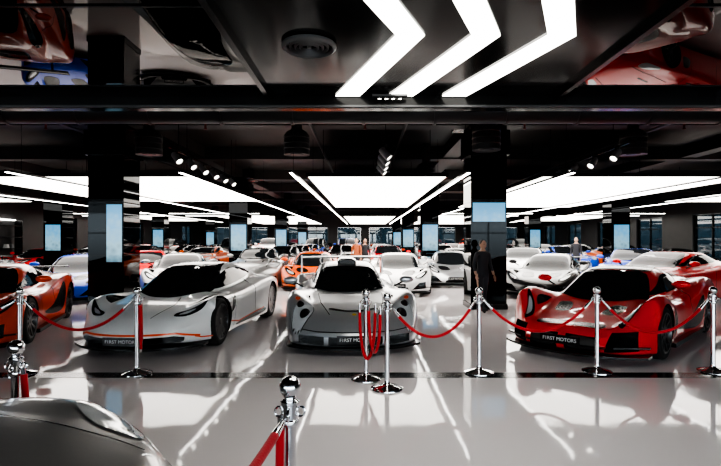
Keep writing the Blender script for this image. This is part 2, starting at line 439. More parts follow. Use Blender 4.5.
si=dict(rows=rows_si,axles=(1.30,-1.30),R=.335,kf=.46,kr=.12,rake=.35,
 cuts=[([(-.36,.15),(.36,.15),(.36,.27),(-.36,.27)],.12,.06),([(.42,.15),(.76,.16),(.76,.27),(.42,.27)],.12,.26)],
 patches=[('top',sym([(1.06,0),(1.02,.3),(.92,.5),(.80,.56),(.33,.44),(.27,.2),(.26,0)]),GLS,NM),
   ('side',[(.74,.83),(.45,.92),(.15,1.03),(-.2,1.08),(-.6,1.06),(-.85,.98),(-.75,.90),(-.2,.86)],GLS),
   ('top',oval(1.92,.71,.235,.145,.30,14),BLK,dict(off=.003,g=.04)),
   ('top',oval(1.92,.71,.225,.137,.30,14),LENS,dict(off=.007,g=.04)),
   ('top',oval(1.96,.68,.08,.065,.3),GLS,dict(off=.011,g=.03)),
   ('top',oval(1.96,.68,.06,.048,.3),CHR,dict(off=.015,g=.03)),
   ('top',oval(1.80,.745,.055,.045,.3),CHR,dict(off=.012,g=.03)),
   ('top',oval(1.70,.79,.03,.03,.3),ACC,dict(off=.012,g=.03)),
   ('top',sym([(1.98,0),(1.97,.14),(1.88,.34),(1.83,.31),(1.91,.13),(1.92,0)]),BLK,NM),
   ('side',[(-.45,.50),(-.75,.74),(-.88,.72),(-.85,.48),(-.6,.40)],BLK),
   ('rear',[(.4,.62),(.8,.62),(.8,.7),(.4,.7)],TAIL),
   ('top',oval(2.07,0,.035,.03),YEL,dict(mirror=False,off=.006,g=.03)),
 ],
 lines=[('top',[(2.05,.34),(1.6,.46),(1.12,.5)],.012,BLK),('top',[(1.12,-.5),(1.12,.5)],.012,BLK,.005,False),('side',[(.70,.2),(.68,.6),(.78,.78)],.010,BLK),('side',[(-.35,.2),(-.3,.6),(-.45,.82)],.010,BLK),
   ('front',[(.0,.325),(.5,.325),(.86,.35)],.010,BLK),('top',[(.95,.05),(.5,.33)],.018,BLK,.02,False)],
 mirrors=[(.78,.80,.90,.15)],splitter=(.93,2.40,.085,BLK),extra=[ex_si],plate=(-.02,.235),spokes=10,mirmat=PAINT)

# --- generic mid-engined supercar
def ex_mid(out,bvh):
    for sg in (1,-1):
        out.prism([(2.22,sg*.45),(1.95,sg*.93),(1.9,sg*.93),(2.1,sg*.45)],.24,.26,BLK)
        out.prism([(.95,sg*.9),(-.85,sg*.9),(-.85,sg*1.0),(.95,sg*.99)],.10,.16,BLK)
    sec=[(.12,0),(.08,.025),(-.02,.03),(-.12,.015),(-.02,.0)]
    out.prism([(-2.15+a,.98+b) for a,b in sec],-.8,.8,BLK,axis='y')
    for sg in (1,-1): out.box((-2.13,sg*.5,.90),(.1,.03,.18),BLK)
rows_mid=[(2.28,.74,.17,.40,.46,.42,.28,.43),(2.18,.85,.14,.50,.50,.48,.30,.49),(1.95,.93,.13,.62,.54,.55,.32,.55),(1.6,.965,.12,.71,.58,.60,.34,.60),(1.3,.98,.12,.75,.60,.64,.36,.65),
 (.95,.965,.12,.73,.62,.71,.42,.74),(.5,.93,.12,.70,.68,.75,.46,.97),(.05,.92,.12,.70,.70,.79,.48,1.12),(-.35,.94,.12,.75,.70,.82,.47,1.15),(-.8,.98,.12,.85,.68,.87,.42,1.09),
 (-1.32,1.0,.13,.90,.62,.90,.36,1.0),(-1.8,.97,.18,.87,.6,.88,.34,.91),(-2.15,.92,.25,.80,.58,.80,.34,.83),(-2.28,.86,.3,.73,.56,.74,.34,.77)]
mid=dict(rows=rows_mid,axles=(1.3,-1.32),R=.345,kf=.42,kr=.15,rake=.4,
 cuts=[([(.42,.2),(.80,.22),(.80,.40),(.62,.38)],.12,.25),([(-.34,.19),(.34,.19),(.30,.27),(-.30,.27)],.10,.06)],
 patches=[('top',sym([(1.10,0),(1.05,.3),(.92,.54),(.78,.62),(.22,.48),(.18,.2),(.17,0)]),GLS,NM),
   ('side',[(.74,.78),(.40,.88),(.0,1.01),(-.35,1.05),(-.72,.98),(-.6,.88),(-.2,.83),(.3,.79)],GLS),
   ('top',[(2.02,.52),(1.93,.70),(1.70,.84),(1.62,.80),(1.72,.66),(1.88,.52)],GLS,dict(off=.006)),
   ('top',[(1.97,.57),(1.89,.69),(1.74,.78),(1.78,.68),(1.88,.57)],LENS,dict(off=.010,g=.03)),
   ('top',[(1.75,.14),(1.80,.40),(1.50,.50),(1.22,.48),(1.3,.24)],BLK),
   ('side',[(.35,.34),(-.2,.42),(-.72,.74),(-.88,.70),(-.80,.32),(-.4,.24)],BLK),
   ('top',sym([(-.7,0),(-.72,.36),(-1.5,.26),(-1.7,0)]),GLS,NM),
   ('rear',[(.35,.66),(.80,.68),(.78,.63),(.35,.62)],TAIL),
   ('rear',symf([(.0,.35),(.7,.35),(.72,.55),(.0,.56)]),BLK,NM),
 ],
 lines=[('side',[(.66,.22),(.62,.6),(.74,.76)],.010,BLK),('side',[(-.35,.30),(-.2,.6),(-.35,.84)],.010,BLK)],
 mirrors=[(.62,.84,.92,.12)],splitter=(.93,2.32,.10,BLK),extra=[ex_mid],plate=(.0,.31),spokes=10,nst=52)

# --- front-engined grand tourer
rows_gt=[(2.33,.74,.20,.52,.50,.58,.30,.59),(2.22,.86,.16,.62,.56,.66,.34,.67),(1.9,.94,.14,.73,.60,.74,.38,.75),(1.42,.965,.13,.80,.62,.81,.40,.83),
 (.85,.94,.13,.80,.66,.87,.42,.90),(.35,.93,.13,.81,.70,.90,.50,1.12),(-.15,.93,.13,.83,.71,.92,.52,1.26),(-.7,.94,.13,.86,.70,.94,.50,1.25),
 (-1.2,.97,.13,.91,.66,.96,.46,1.12),(-1.42,.98,.14,.92,.64,.96,.44,1.06),(-1.9,.94,.2,.90,.62,.94,.40,.97),(-2.2,.88,.28,.86,.6,.90,.38,.93),(-2.3,.82,.32,.78,.56,.82,.36,.85)]
gt=dict(rows=rows_gt,axles=(1.42,-1.42),R=.35,kf=.32,kr=.2,rake=.2,
 cuts=[([(-.50,.22),(.50,.22),(.46,.44),(-.46,.44)],.10,.08),([(.56,.24),(.80,.26),(.78,.38),(.6,.38)],.10,.25)],
 patches=[('top',sym([(.92,0),(.87,.3),(.76,.54),(.66,.62),(.0,.50),(-.05,.2),(-.06,0)]),GLS,NM),
   ('side',[(.60,.93),(.30,1.02),(-.05,1.14),(-.4,1.19),(-.8,1.16),(-1.15,1.04),(-.8,.98),(-.2,.95)],GLS),
   ('top',sym([(-1.0,0),(-.98,.38),(-1.55,.46),(-1.62,0)]),GLS,NM),
   ('top',[(2.05,.56),(1.98,.74),(1.72,.86),(1.68,.80),(1.85,.60)],LENS,dict(off=.006,g=.04)),
   ('side',[(.95,.40),(.93,.62),(.70,.60),(.66,.42)],BLK),
   ('rear',[(.45,.74),(.78,.74),(.78,.66),(.45,.66)],TAIL),
   ('rear',symf([(.0,.35),(.66,.35),(.68,.50),(.0,.5)]),BLK,NM),
 ],
 lines=[('side',[(.60,.2),(.58,.6),(.64,.90)],.010,BLK),('side',[(-.55,.2),(-.5,.6),(-.62,.94)],.010,BLK),('top',[(2.1,.45),(1.5,.55),(.95,.55)],.014,BLK),('top',[(1.6,.28),(1.25,.30)],.05,BLK)],
 mirrors=[(.50,.84,1.0,.12)],splitter=(.9,2.34,.12,BLK),plate=(.01,.33),spokes=10,nst=48)

# --- SUV
rows_suv=[(2.35,.78,.28,.80,.55,.86,.34,.87),(2.25,.88,.25,.92,.60,.98,.36,.99),(1.9,.95,.24,1.02,.64,1.05,.38,1.06),(1.45,.97,.24,1.06,.66,1.10,.40,1.11),
 (.95,.95,.24,1.06,.70,1.13,.42,1.16),(.45,.95,.24,1.07,.76,1.15,.56,1.50),(.0,.95,.24,1.08,.77,1.16,.60,1.68),(-.8,.95,.24,1.10,.77,1.17,.60,1.70),
 (-1.45,.97,.24,1.10,.75,1.18,.58,1.66),(-2.0,.95,.28,1.10,.72,1.16,.54,1.52),(-2.25,.90,.32,1.04,.70,1.1,.5,1.25),(-2.35,.84,.36,.95,.66,1.0,.46,1.05)]
suv=dict(rows=rows_suv,axles=(1.45,-1.45),R=.38,kf=.28,kr=.2,rake=.1,
 cuts=[([(-.55,.32),(.55,.32),(.52,.46),(-.52,.46)],.08,.06),([(-.42,.55),(.42,.55),(.40,.80),(-.40,.80)],.08,.04)],
 patches=[('top',sym([(1.0,0),(.95,.35),(.86,.56),(.76,.64),(.14,.58),(.08,.2),(.07,0)]),GLS,NM),
   ('side',[(.62,1.20),(.30,1.38),(-.0,1.54),(-.6,1.58),(-1.2,1.56),(-1.75,1.44),(-1.9,1.28),(-1.0,1.22)],GLS),
   ('front',[(.52,.78),(.80,.78),(.84,.90),(.56,.88)],LENS,dict(off=.006,g=.04)),
   ('rear',[(.5,.95),(.8,.95),(.8,.85),(.5,.85)],TAIL)],
 lines=[('side',[(.55,.35),(.55,.8),(.66,1.16)],.012,BLK),('side',[(-.5,.35),(-.5,1.5)],.014,BLK),('side',[(-1.1,1.1),(-1.1,1.5)],.03,BLK)],
 mirrors=[(.55,.86,1.24,.13)],plate=(.01,.5),spokes=8,nst=40)

# ---------------------------------------------------------------- room
CH=4.55
M_FLOOR=mat('floor_epoxy',(0.80,0.755,0.765),0.05,spec=.4,noise=(1.2,.03),bump=(1.6,0.25,.01))
M_STRIPE=mat('floor_stripe_black',(0.01,0.01,0.012),0.15)
M_SLAB=mat('ceiling_dark',(0.03,0.029,0.028),0.5,noise=(3,.3))
M_MIRROR=mat('ceiling_mirror_black',(0.070,0.062,0.058),0.01,metal=1.0)
M_GLOSSB=mat('ceiling_gloss_black',(0.010,0.010,0.010),0.12,metal=0.0,spec=.15)
M_WALL=mat('wall_charcoal',(0.045,0.044,0.045),0.4,noise=(2,.2))
M_COL=mat('column_mirror',(0.014,0.015,0.016),0.03,metal=1.0)
M_METAL=mat('duct_metal',(0.07,0.07,0.072),0.45,metal=0.5)
M_HEAD=mat('spot_housing',(0.22,0.22,0.22),0.4,metal=0.2)
M_PIPE=mat('sprinkler_pipe_red',(0.16,0.02,0.012),0.5)
M_EMIT=mat('light_diffuser',(0.9,0.9,0.9),0.5,emis=(1,0.965,0.88),es=3.2)
M_EMITC=mat('chevron_diffuser',(0.9,0.9,0.9),0.5,emis=(1,0.975,0.90),es=6.0)
M_STRIPL=mat('strip_diffuser',(0.9,0.9,0.9),0.5,emis=(1,0.97,0.92),es=9)
M_SPOT=mat('spot_lens',(0.9,0.9,0.9),0.5,emis=(1,0.95,0.85),es=6)
# display screen: procedural blue skyline picture
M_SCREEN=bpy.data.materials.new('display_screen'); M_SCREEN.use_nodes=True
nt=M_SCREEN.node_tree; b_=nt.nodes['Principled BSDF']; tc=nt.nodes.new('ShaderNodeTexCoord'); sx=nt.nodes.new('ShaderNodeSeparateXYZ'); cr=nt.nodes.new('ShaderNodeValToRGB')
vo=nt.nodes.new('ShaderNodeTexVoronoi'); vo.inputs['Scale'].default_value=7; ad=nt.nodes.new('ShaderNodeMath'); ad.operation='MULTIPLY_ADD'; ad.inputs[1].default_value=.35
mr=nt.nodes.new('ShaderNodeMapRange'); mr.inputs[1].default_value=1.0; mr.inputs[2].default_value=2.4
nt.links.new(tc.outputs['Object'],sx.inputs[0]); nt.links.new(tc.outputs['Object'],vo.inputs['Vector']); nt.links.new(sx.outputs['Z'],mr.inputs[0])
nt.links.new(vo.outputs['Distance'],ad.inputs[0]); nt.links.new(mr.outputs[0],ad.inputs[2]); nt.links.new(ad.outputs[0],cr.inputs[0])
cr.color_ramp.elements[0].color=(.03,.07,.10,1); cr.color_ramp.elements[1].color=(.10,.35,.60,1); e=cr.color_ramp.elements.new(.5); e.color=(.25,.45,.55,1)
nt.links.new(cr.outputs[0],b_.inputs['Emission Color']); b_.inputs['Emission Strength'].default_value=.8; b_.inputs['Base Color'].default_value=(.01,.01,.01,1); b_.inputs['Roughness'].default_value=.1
def winmat(name,c):
    m=bpy.data.materials.new(name); m.use_nodes=True
    nt=m.node_tree; nt.nodes.clear()
    o_=nt.nodes.new('ShaderNodeOutputMaterial'); mx=nt.nodes.new('ShaderNodeMixShader'); tr=nt.nodes.new('ShaderNodeBsdfTransparent'); gl=nt.nodes.new('ShaderNodeBsdfGlossy')
    tr.inputs['Color'].default_value=(*c,1); gl.inputs['Roughness'].default_value=.02; mx.inputs[0].default_value=.12
    nt.links.new(tr.outputs[0],mx.inputs[1]); nt.links.new(gl.outputs[0],mx.inputs[2]); nt.links.new(mx.outputs[0],o_.inputs['Surface'])
    return m
M_WINGL=winmat('window_glass_tinted',(.06,.085,.10)); M_WINCL=winmat('window_glass_clear',(.9,.95,.97))

X0,X1,Y0,Y1=-19,19,-10,58
def simple(name, boxes, mats, **k):
    b=MB()
    for bx in boxes: b.box(bx[0],bx[1],bx[2] if len(bx)>2 else 0)
    return obj(name,b.to_mesh(name),mats,**k)
simple('floor',[(((X0+X1)/2,(Y0+Y1)/2,-.1),(X1-X0+.6,Y1-Y0+.6,.2))],[M_FLOOR])
simple('trim_floor_stripe',[((0,5.73,.0015),(37.9,.22,.003))],[M_STRIPE])
simple('ceiling',[(((X0+X1)/2,(Y0+Y1)/2,CH+.1),(X1-X0+.6,Y1-Y0+.6,.2))],[M_SLAB])
wn=[0]
def win_wall(name, horizontal, pos, a0,a1, wins, zs=(.35,3.0), glass=None):
    bx=[]
    def add(u0,u1,z0,z1):
        if u1-u0<=0.001: return
        if horizontal: bx.append((((u0+u1)/2,pos,(z0+z1)/2),(u1-u0,.3,z1-z0)))
        else: bx.append(((pos,(u0+u1)/2,(z0+z1)/2),(.3,u1-u0,z1-z0)))
    add(a0,a1,0,zs[0]); add(a0,a1,zs[1],CH)
    cur=a0
    for w0,w1 in wins:
        add(cur,w0,*zs); cur=w1
        wn[0]+=1; b=MB()
        def wb(u,z,du,dz,t,mi):
            if horizontal: b.box((u,pos,z),(du,t,dz),mi)
            else: b.box((pos,u,z),(t,du,dz),mi)
        m=(w0+w1)/2; zm=(zs[0]+zs[1])/2
        wb(m,zm,w1-w0-.02,zs[1]-zs[0]-.02,.01,1)
        for u in (w0+.04,m,w1-.04): wb(u,zm,.06,zs[1]-zs[0]-.005,.12,0)
        for z in (zs[0]+.04,zs[1]-.04,zs[0]+1.9): wb(m,z,w1-w0-.005,.06,.12,0)
        obj('window_%d'%wn[0],b.to_mesh('window'),[M_BLACK,glass or M_WINGL])
    add(cur,a1,*zs)
    simple(name,bx,[M_WALL])
win_wall('wall_back',True,Y1+.15,X0,X1,[(x,x+2.7) for x in (-17.5,-14,-10.5,-7,-3.2,.5,4.2,7.8,11.4,15)])
win_wall('wall_front',True,Y0-.15,X0,X1,[(x,x+3.8) for x in (-18.5,-14.4,-10.3,-6.2,-2.1,2.0,6.1,10.2,14.3)],zs=(.1,4.2),glass=M_WINCL)
win_wall('wall_left',False,X0-.15,Y0,Y1,[(y,y+3.) for y in (30,35,40,46,52)])
win_wall('wall_right',False,X1+.15,Y0,Y1,[(y,y+3.) for y in (20,26,32,38,44,50)])
simple('baseboard_left',[((X0+.02,24,.07),(.04,67.9,.14))],[M_BLACK])
simple('baseboard_right',[((X1-.02,24,.07),(.04,67.9,.14))],[M_BLACK])
simple('baseboard_back',[((0,Y1-.02,.07),(37.8,.04,.14))],[M_BLACK])

FZ=3.05; FE=5.24
simple('ceiling_mirror_soffit',[(((X0-1.0)/2,(Y0+4+FE)/2,FZ+.05),(-1.0-X0,FE-Y0-4,.1)),(((X1+2.0)/2,(Y0+4+FE)/2,FZ+.05),(X1-2.0,FE-Y0-4,.1))],[M_MIRROR])
simple('ceiling_centre_coffer',[((.5,(Y0+4+FE)/2,FZ+.06),(2.98,FE-Y0-4,.1))],[M_GLOSSB])
rails=[]
for x in (-1.0,2.0): rails.append(((x,(Y0+4+FE)/2,FZ-.012),(.05,FE-Y0-4,.05)))
for x in (-4.4,5.4,-7.8,8.8): rails.append(((x,(Y0+4+FE)/2,FZ-.004),(.02,FE-Y0-4,.012)))
for y in (1.2,3.2): 
    rails.append((((X0-1.0)/2,y,FZ-.004),(-1-X0,.02,.012))); rails.append((((X1+2)/2,y,FZ-.004),(X1-2,.02,.012)))
simple('trim_soffit_rails',rails,[M_BLACK])
simple('trim_bulkhead',[((0,FE+.06,(2.93+CH)/2),(37.9,.12,CH-2.93)),((0,FE-.02,2.945),(37.9,.04,.02),1)],[M_GLOSSB,M_METAL])
for i,vx in enumerate((.435,.99,1.545)):
    b=MB(); w=.205; vy=3.66; ye=5.2; yn=2.2
    xe=vx-.32*(ye-vy); xn=vx-.44*(vy-yn)
    for quad in ([(vx,vy),(xe,ye),(xe-w*1.2,ye),(vx-w,vy)],[(vx,vy),(vx-w,vy),(xn-w,yn),(xn,yn)]):
        b.prism(quad,FZ-.006,FZ+.005,0)
    obj('chevron_ceiling_light',b.to_mesh('chev'),[M_EMITC])
def diffuser(x,y,z,r,name='round_air_diffuser'):
    b=MB()
    b.lathe([(r,.0),(r,-.02),(r*.90,-.035),(r*.84,-.02),(r*.84,0)],40,0)
    for k in (.66,.48,.30):
        b.lathe([(r*k+.01,.0),(r*k+.016,-.02),(r*k+.004,-.03),(r*k-.004,-.005)],32,0)
    b.lathe([(0,-.025),(r*.08,-.025),(r*.08,0)],20,0)
    b.lathe([(0,-.002),(r*.9,-.002)],32,1)
    obj(name,b.to_mesh('diff'),[mat('diffuser_grey',(.14,.14,.14),.4,.3),M_BLACK],loc=(x,y,z))
diffuser(-.43,3.85,FZ-.0,.21)
b=MB()
for x in (.10,.17,.24,.31): b.lathe([(0,0),(.022,0),(.026,-.02),(.018,-.02),(.0,-.01)],16,0,Matrix.Translation((x,0,0)),mis=[0,0,0,1])
b.box((.205,0,.01),(.36,.08,.02),0)
obj('recessed_downlight_bar',b.to_mesh('dl'),[M_METAL,M_SPOT],loc=(.05,FE-.1,FZ-.03))

def panel(x0,x1,y0,y1,z=3.15):
    b=MB(); cx,cy=(x0+x1)/2,(y0+y1)/2
    b.box((cx,cy,z+.06),(x1-x0,y1-y0,.1),0)
    b.box((cx,cy,z+.004),(x1-x0-.12,y1-y0-.12,.012),1)
    for i in range(3):
        for y in (y0+.5,(y0+y1)/2,y1-.5):
            x=x0+.4+(x1-x0-.8)*i/2
            b.tube([(x,y,z+.1),(x,y,CH)],.008,6,0)
    obj('ceiling_light_panel',b.to_mesh('panel'),[M_BLACK,M_EMIT])
for y0,y1 in ((12.7,24.5),(34,50)):
    panel(-1.5,2.12,y0,y1); panel(-10.2,-4.3,y0,y1) if y0>30 else panel(-10.4,-4.3,y0,20.8); panel(4.5,10.0,y0,y1)
for y0,y1 in ((14,21),(34,42)):
    panel(-17,-13.9,y0,y1); panel(12.5,17,y0,y1)
def strip(p0,p1,z=2.95,w=.05):
    b=MB(); p0=Vector(p0);p1=Vector(p1); L=(p1-p0).length; a=math.atan2(p1.y-p0.y,p1.x-p0.x)
    M=Matrix.Translation(((p0.x+p1.x)/2,(p0.y+p1.y)/2,z))@Matrix.Rotation(a,4,'Z')
    b.box((0,0,.03),(L,w+.03,.05),0,M); b.box((0,0,0),(L-.02,w,.014),1,M)
    k=max(2,int(L/4))
    for i in range(k+1):
        q=p0.lerp(p1,(i+.1)/(k+.2)); b.tube([(q.x,q.y,z+.05),(q.x,q.y,CH)],.005,5,0)
    obj('linear_pendant_light',b.to_mesh('strip'),[M_BLACK,M_STRIPL])
for x in (-3.85,-1.55,2.17,4.35): strip((x,10.4),(x,44))
for x in (-7.4,8.2): strip((x,10.3),(x,30))
for x in (-11.4,11.6): strip((x,12),(x,40))
for y in (26.5,29): 
    for x in (-8,-14,6.5,13.5): strip((x-2.4,y),(x+2.4,y),w=.09)

def column(x,y,scr=None):
    b=MB(); w=.8
    b.box((0,0,CH/2),(w,w,CH-.002),0)
    for z in (1.2,2.4,3.4): b.box((0,0,z),(w+.006,w+.006,.012),1)
    b.box((0,0,3.72),(w+.12,w+.12,.55),1); b.box((0,0,.06),(w+.04,w+.04,.12),1)
    b.box((0,0,4.35),(w+.5,w+.5,.38),1)
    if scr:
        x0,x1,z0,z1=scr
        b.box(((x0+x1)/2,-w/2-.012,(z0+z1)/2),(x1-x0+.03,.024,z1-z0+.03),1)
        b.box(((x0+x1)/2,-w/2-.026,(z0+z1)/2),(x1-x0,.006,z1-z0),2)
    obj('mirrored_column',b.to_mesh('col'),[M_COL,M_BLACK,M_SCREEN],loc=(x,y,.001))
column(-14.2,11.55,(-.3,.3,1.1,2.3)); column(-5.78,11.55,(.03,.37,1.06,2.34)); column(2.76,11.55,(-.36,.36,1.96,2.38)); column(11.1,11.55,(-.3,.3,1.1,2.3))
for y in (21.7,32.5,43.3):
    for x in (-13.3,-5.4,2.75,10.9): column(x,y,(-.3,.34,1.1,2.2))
bx=[]
for y in (11.55,21.7,32.5,43.3,16.3,27,38): bx.append(((0,y,CH-.2),(37.8,.45,.4)))
for x in (-13.3,-5.4,2.75,10.4): bx.append(((x,33,CH-.175),(.5,42,.35)))
simple('ceiling_beams',bx,[M_SLAB])
def duct(x0,x1,y,z,r=.22):
    b=MB(); n=int((x1-x0)/1.2); 
    for i in range(n):
        a=x0+(x1-x0)*i/n; c=x0+(x1-x0)*(i+1)/n
        b.tube([(a,y,z),(c-.02,y,z)],r,20,0); b.tube([(c-.05,y,z),(c,y,z)],r+.02,20,0)
    obj('air_duct',b.to_mesh('duct'),[M_METAL])
duct(-11,11,8.6,3.75,.2)
b=MB(); y,z=9.4,3.9
b.tube([(-16,y,z),(16,y,z)],.045,10,0)
for x in range(-15,16,3): b.tube([(x,y,z),(x,y,z-.25)],.02,8,0); b.lathe([(0,0),(.03,0),(.03,-.02),(0,-.02)],10,0,Matrix.Translation((x,y,z-.25)))
obj('sprinkler_pipe',b.to_mesh('pipe'),[M_PIPE])
for x in (-1.2,.9,6.6,-6.6):
    b=MB(); b.tube([(x,5.6,4.08),(x,40,4.08)],.035,8,0); obj('conduit_pipe',b.to_mesh('pipe'),[M_METAL])
def drum(x,y,zb=3.5):
    b=MB(); r=.28
    b.lathe([(0,0),(r*.5,0),(r*.55,.02),(r*.9,.02),(r,0),(r,.42),(r*.8,.5),(r*.5,.55),(.12,.56),(.12,CH-zb)],30,0)
    for k in (.12,.24,.36): b.lathe([(r,k-.01),(r+.012,k),(r,k+.01)],30,0)
    obj('ceiling_fan_diffuser',b.to_mesh('drum'),[M_METAL],loc=(x,y,zb))
for x in (-4.75,-1.5,2.45,5.9): drum(x,11.0 if x!=2.45 else 10.1,3.42 if x!=2.45 else 3.36)
drum(1.9,15.6,3.4)
def track(x,y0,y1,n,z=3.45,aim=(0,-.5,-1),pw=60):
    b=MB(); b.box((0,(y1-y0)/2,0),(.035,y1-y0,.035),0)
    for t in (.1,.9): b.tube([(0,(y1-y0)*t,0),(0,(y1-y0)*t,CH-z)],.008,6,0)
    Q=Vector(aim).normalized().to_track_quat('Z','Y'); A=Q.to_matrix().to_4x4()
    for i in range(n):
        y=(y1-y0)*(i+.5)/n
        b.tube([(0,y,-.01),(0,y,-.10)],.014,8,0)
        M=Matrix.Translation((0,y,-.16))@A
        b.lathe([(0,-.16),(.045,-.16),(.07,-.13),(.08,.12),(.070,.12),(.062,.10),(0,.10)],18,2,M,mis=[2,2,2,2,2,1])
    o=obj('track_spotlight',b.to_mesh('track'),[M_BLACK,M_SPOT,M_HEAD],loc=(x,y0,z))
    for i in range(n):
        y=(y1-y0)*(i+.5)/n
        l=bpy.data.lights.new('spot_lamp','SPOT'); l.energy=pw; l.spot_size=math.radians(75); l.spot_blend=.8; l.shadow_soft_size=.06; l.color=(1,.95,.88)
        lo=bpy.data.objects.new('spot_lamp',l); COL.objects.link(lo); lo.parent=o
        lo.location=Vector((0,y,-.16))+Vector(aim).normalized()*.135
        lo.rotation_mode='QUATERNION'; lo.rotation_quaternion=Vector(aim).normalized().to_track_quat('-Z','Y')
track(-4.0,10.2,15.5,6,aim=(.9,-.5,-1),pw=14); track(.42,9.75,14.4,6,aim=(.9,-.3,-1),pw=14); track(5.15,9.75,16,6,aim=(-.9,-.5,-1),pw=14)

# ---------------------------------------------------------------- stanchions and ropes
def post_mesh():
    b=MB()
    b.lathe([(0,0),(.165,0),(.17,.008),(.168,.016),(.12,.034),(.05,.048),(.034,.06),(.027,.075),(.0255,.10),(.0255,.80),
             (.036,.805),(.038,.815),(.036,.825),(.03,.83),(.03,.885),(.038,.89),(.038,.90),(.024,.91),(.022,.92)],32,0)
    b.ellipsoid((0,0,.956),(.045,.045,.045),0,n=24,m=14)
    for a in range(4):
        c=Vector((math.cos(a*math.pi/2),math.sin(a*math.pi/2),0))
        pts=[c*(.045+.016*math.cos(t))+Vector((0,0,.857+.02*math.sin(t))) for t in [2*math.pi*i/10 for i in range(11)]]
        b.tube(pts,.005,6,0,cap=False)
    return b.to_mesh('post')
PM=post_mesh()
def post(x,y): return obj('rope_barrier_post',PM,[M_CHROME],loc=(x,y,.003 if abs(y-5.73)<.3 else 0))
M_VEL=mat('velvet_red',(0.55,0.004,0.012),0.75,bump=(120,.4,.004)); M_VEL.node_tree.nodes['Principled BSDF'].inputs['Sheen Weight'].default_value=.3
def rope(p,q,sag,zp=.845,zq=.845):
    b=MB(); p=Vector((*p,zp)); q=Vector((*q,zq)); d=(q-p); hd=Vector((d.x,d.y,0)).normalized()
    p=p+hd*.062; q=q-hd*.062
    n=28; pts=[]
    for i in range(n+1):
        t=i/n; v=p.lerp(q,t); v.z-=sag*4*t*(1-t); pts.append(v)
    b.tube(pts[0:3],[.009,.014,.018],12,1); b.tube(pts[-3:],[.018,.014,.009],12,1)
    b.tube(pts[2:-2],.0175,14,0)
    obj('velvet_rope',b.to_mesh('rope'),[M_VEL,M_CHROME])
def hang(x,y,dx,dy,ln,zt=.85):
    b=MB(); o=Vector((x,y,0)); s=Vector((dx,dy,0))
    u=s.normalized()*.055
    pts=[o+u+Vector((0,0,zt-ln*i/12))+s*.25*math.sin(i/12*1.5) for i in range(13)]
    b.tube(pts[:2],.012,10,1); b.tube(pts[1:-1],.0175,14,0); b.tube(pts[-2:],.012,10,1)
    obj('velvet_rope',b.to_mesh('rope'),[M_VEL,M_CHROME])
def uloop(x0,y0,x1,y1,ln,zt=.85):
    b=MB(); p=Vector((x0,y0,zt)); q=Vector((x1,y1,zt)); pts=[]
    for i in range(33):
        t=i/32; a=math.pi*t
        v=p.lerp(q,.5-.5*math.cos(a))
        v.z-=ln*math.sin(a)**.8 if 0<t<1 else 0
        pts.append(v)
    b.tube(pts[:2],.012,10,1); b.tube(pts[1:-1],.0175,14,0); b.tube(pts[-2:],.012,10,1)
    obj('velvet_rope',b.to_mesh('rope'),[M_VEL,M_CHROME])
def at(px,Y): return ((px-365)/500*Y, Y)
A=at(20,5.75); B=at(137,5.78); C=at(366,5.55); D=at(387,5.2); E=at(479,5.82); F=at(597,5.86); G=at(713,5.86)
H_=at(290,2.02); I=(-1.92,2.75); 
for p in (A,B,C,D,E,F,G,H_,I): post(*p)
rope(A,B,.33); rope(D,E,.36); rope(E,F,.36); rope(F,G,.38)
rope((-6.0,5.7),A,.3) ; post(-6.0,5.7)
hang(B[0],B[1],.05,-.03,.60); hang(B[0],B[1],.02,.05,.52)
uloop(C[0]+.03,C[1]-.06,D[0]-.07,D[1]+.02,.50); uloop(C[0]-.07,C[1]-.05,C[0]+.10,C[1]-.09,.60)
post(-.62,.60); rope(H_,(-.62,.60),.10)
hang(H_[0],H_[1],-.02,-.03,.55)
hang(I[0],I[1],.12,-.04,.4)

# ---------------------------------------------------------------- cars
me_red=build_car('supercar_red',red); me_wh=build_car('supercar_white',wh); me_si=build_car('supercar_silver',si)
me_mid=build_car('supercar_mid',mid); me_gt=build_car('grand_tourer',gt); me_suv=build_car('suv',suv)
car_obj('sports_car',me_si,P_SILVER,(-.33,8.98),-85,rim=M_RIMS)
car_obj('sports_car',me_wh,P_WHITE,(-2.95,8.85),-94.5)
car_obj('sports_car',me_red,P_RED,(4.13,8.09),-134,acc=M_YELLOW)
car_obj('sports_car',me_mid,P_REDOR,(-6.35,8.4),-70)
car_obj('sports_car',me_gt,P_SILVER2,(-2.95,1.38),7)
bgcars=[(me_mid,P_ORANGE,(-1.75,17.2),-86),(me_mid,P_WHITE,(1.05,15.8),-95),(me_gt,P_SILVER2,(-3.9,18.4),-84),(me_mid,P_SILVER,(3.1,18.2),-95),
 (me_gt,P_WHITE,(5.9,18.6),-110),(me_mid,P_BLACK,(5.5,14.8),-120),(me_gt,P_RED,(7.55,12.6),-150),(me_gt,P_BLACK,(9.3,8.4),-150),
 (me_mid,P_SILVER2,(-5.7,15.6),-75),(me_mid,P_BLUE,(-7.95,14.0),-72),(me_gt,P_RED,(-10.4,10.6),-62),(me_mid,P_GREY,(-12.0,15.0),-65),(me_mid,P_RED,(-8.3,19.2),-72),(me_gt,P_BLUE,(9.0,16.8),-120)]
for m,p,l,r in bgcars: car_obj('sports_car',m,p,l,r)
pal=[P_WHITE,P_BLACK,P_RED,P_GREY,P_BLUE,P_SILVER2,P_ORANGE,P_BLACK,P_RED,P_REDOR,P_SILVER]
ci=0
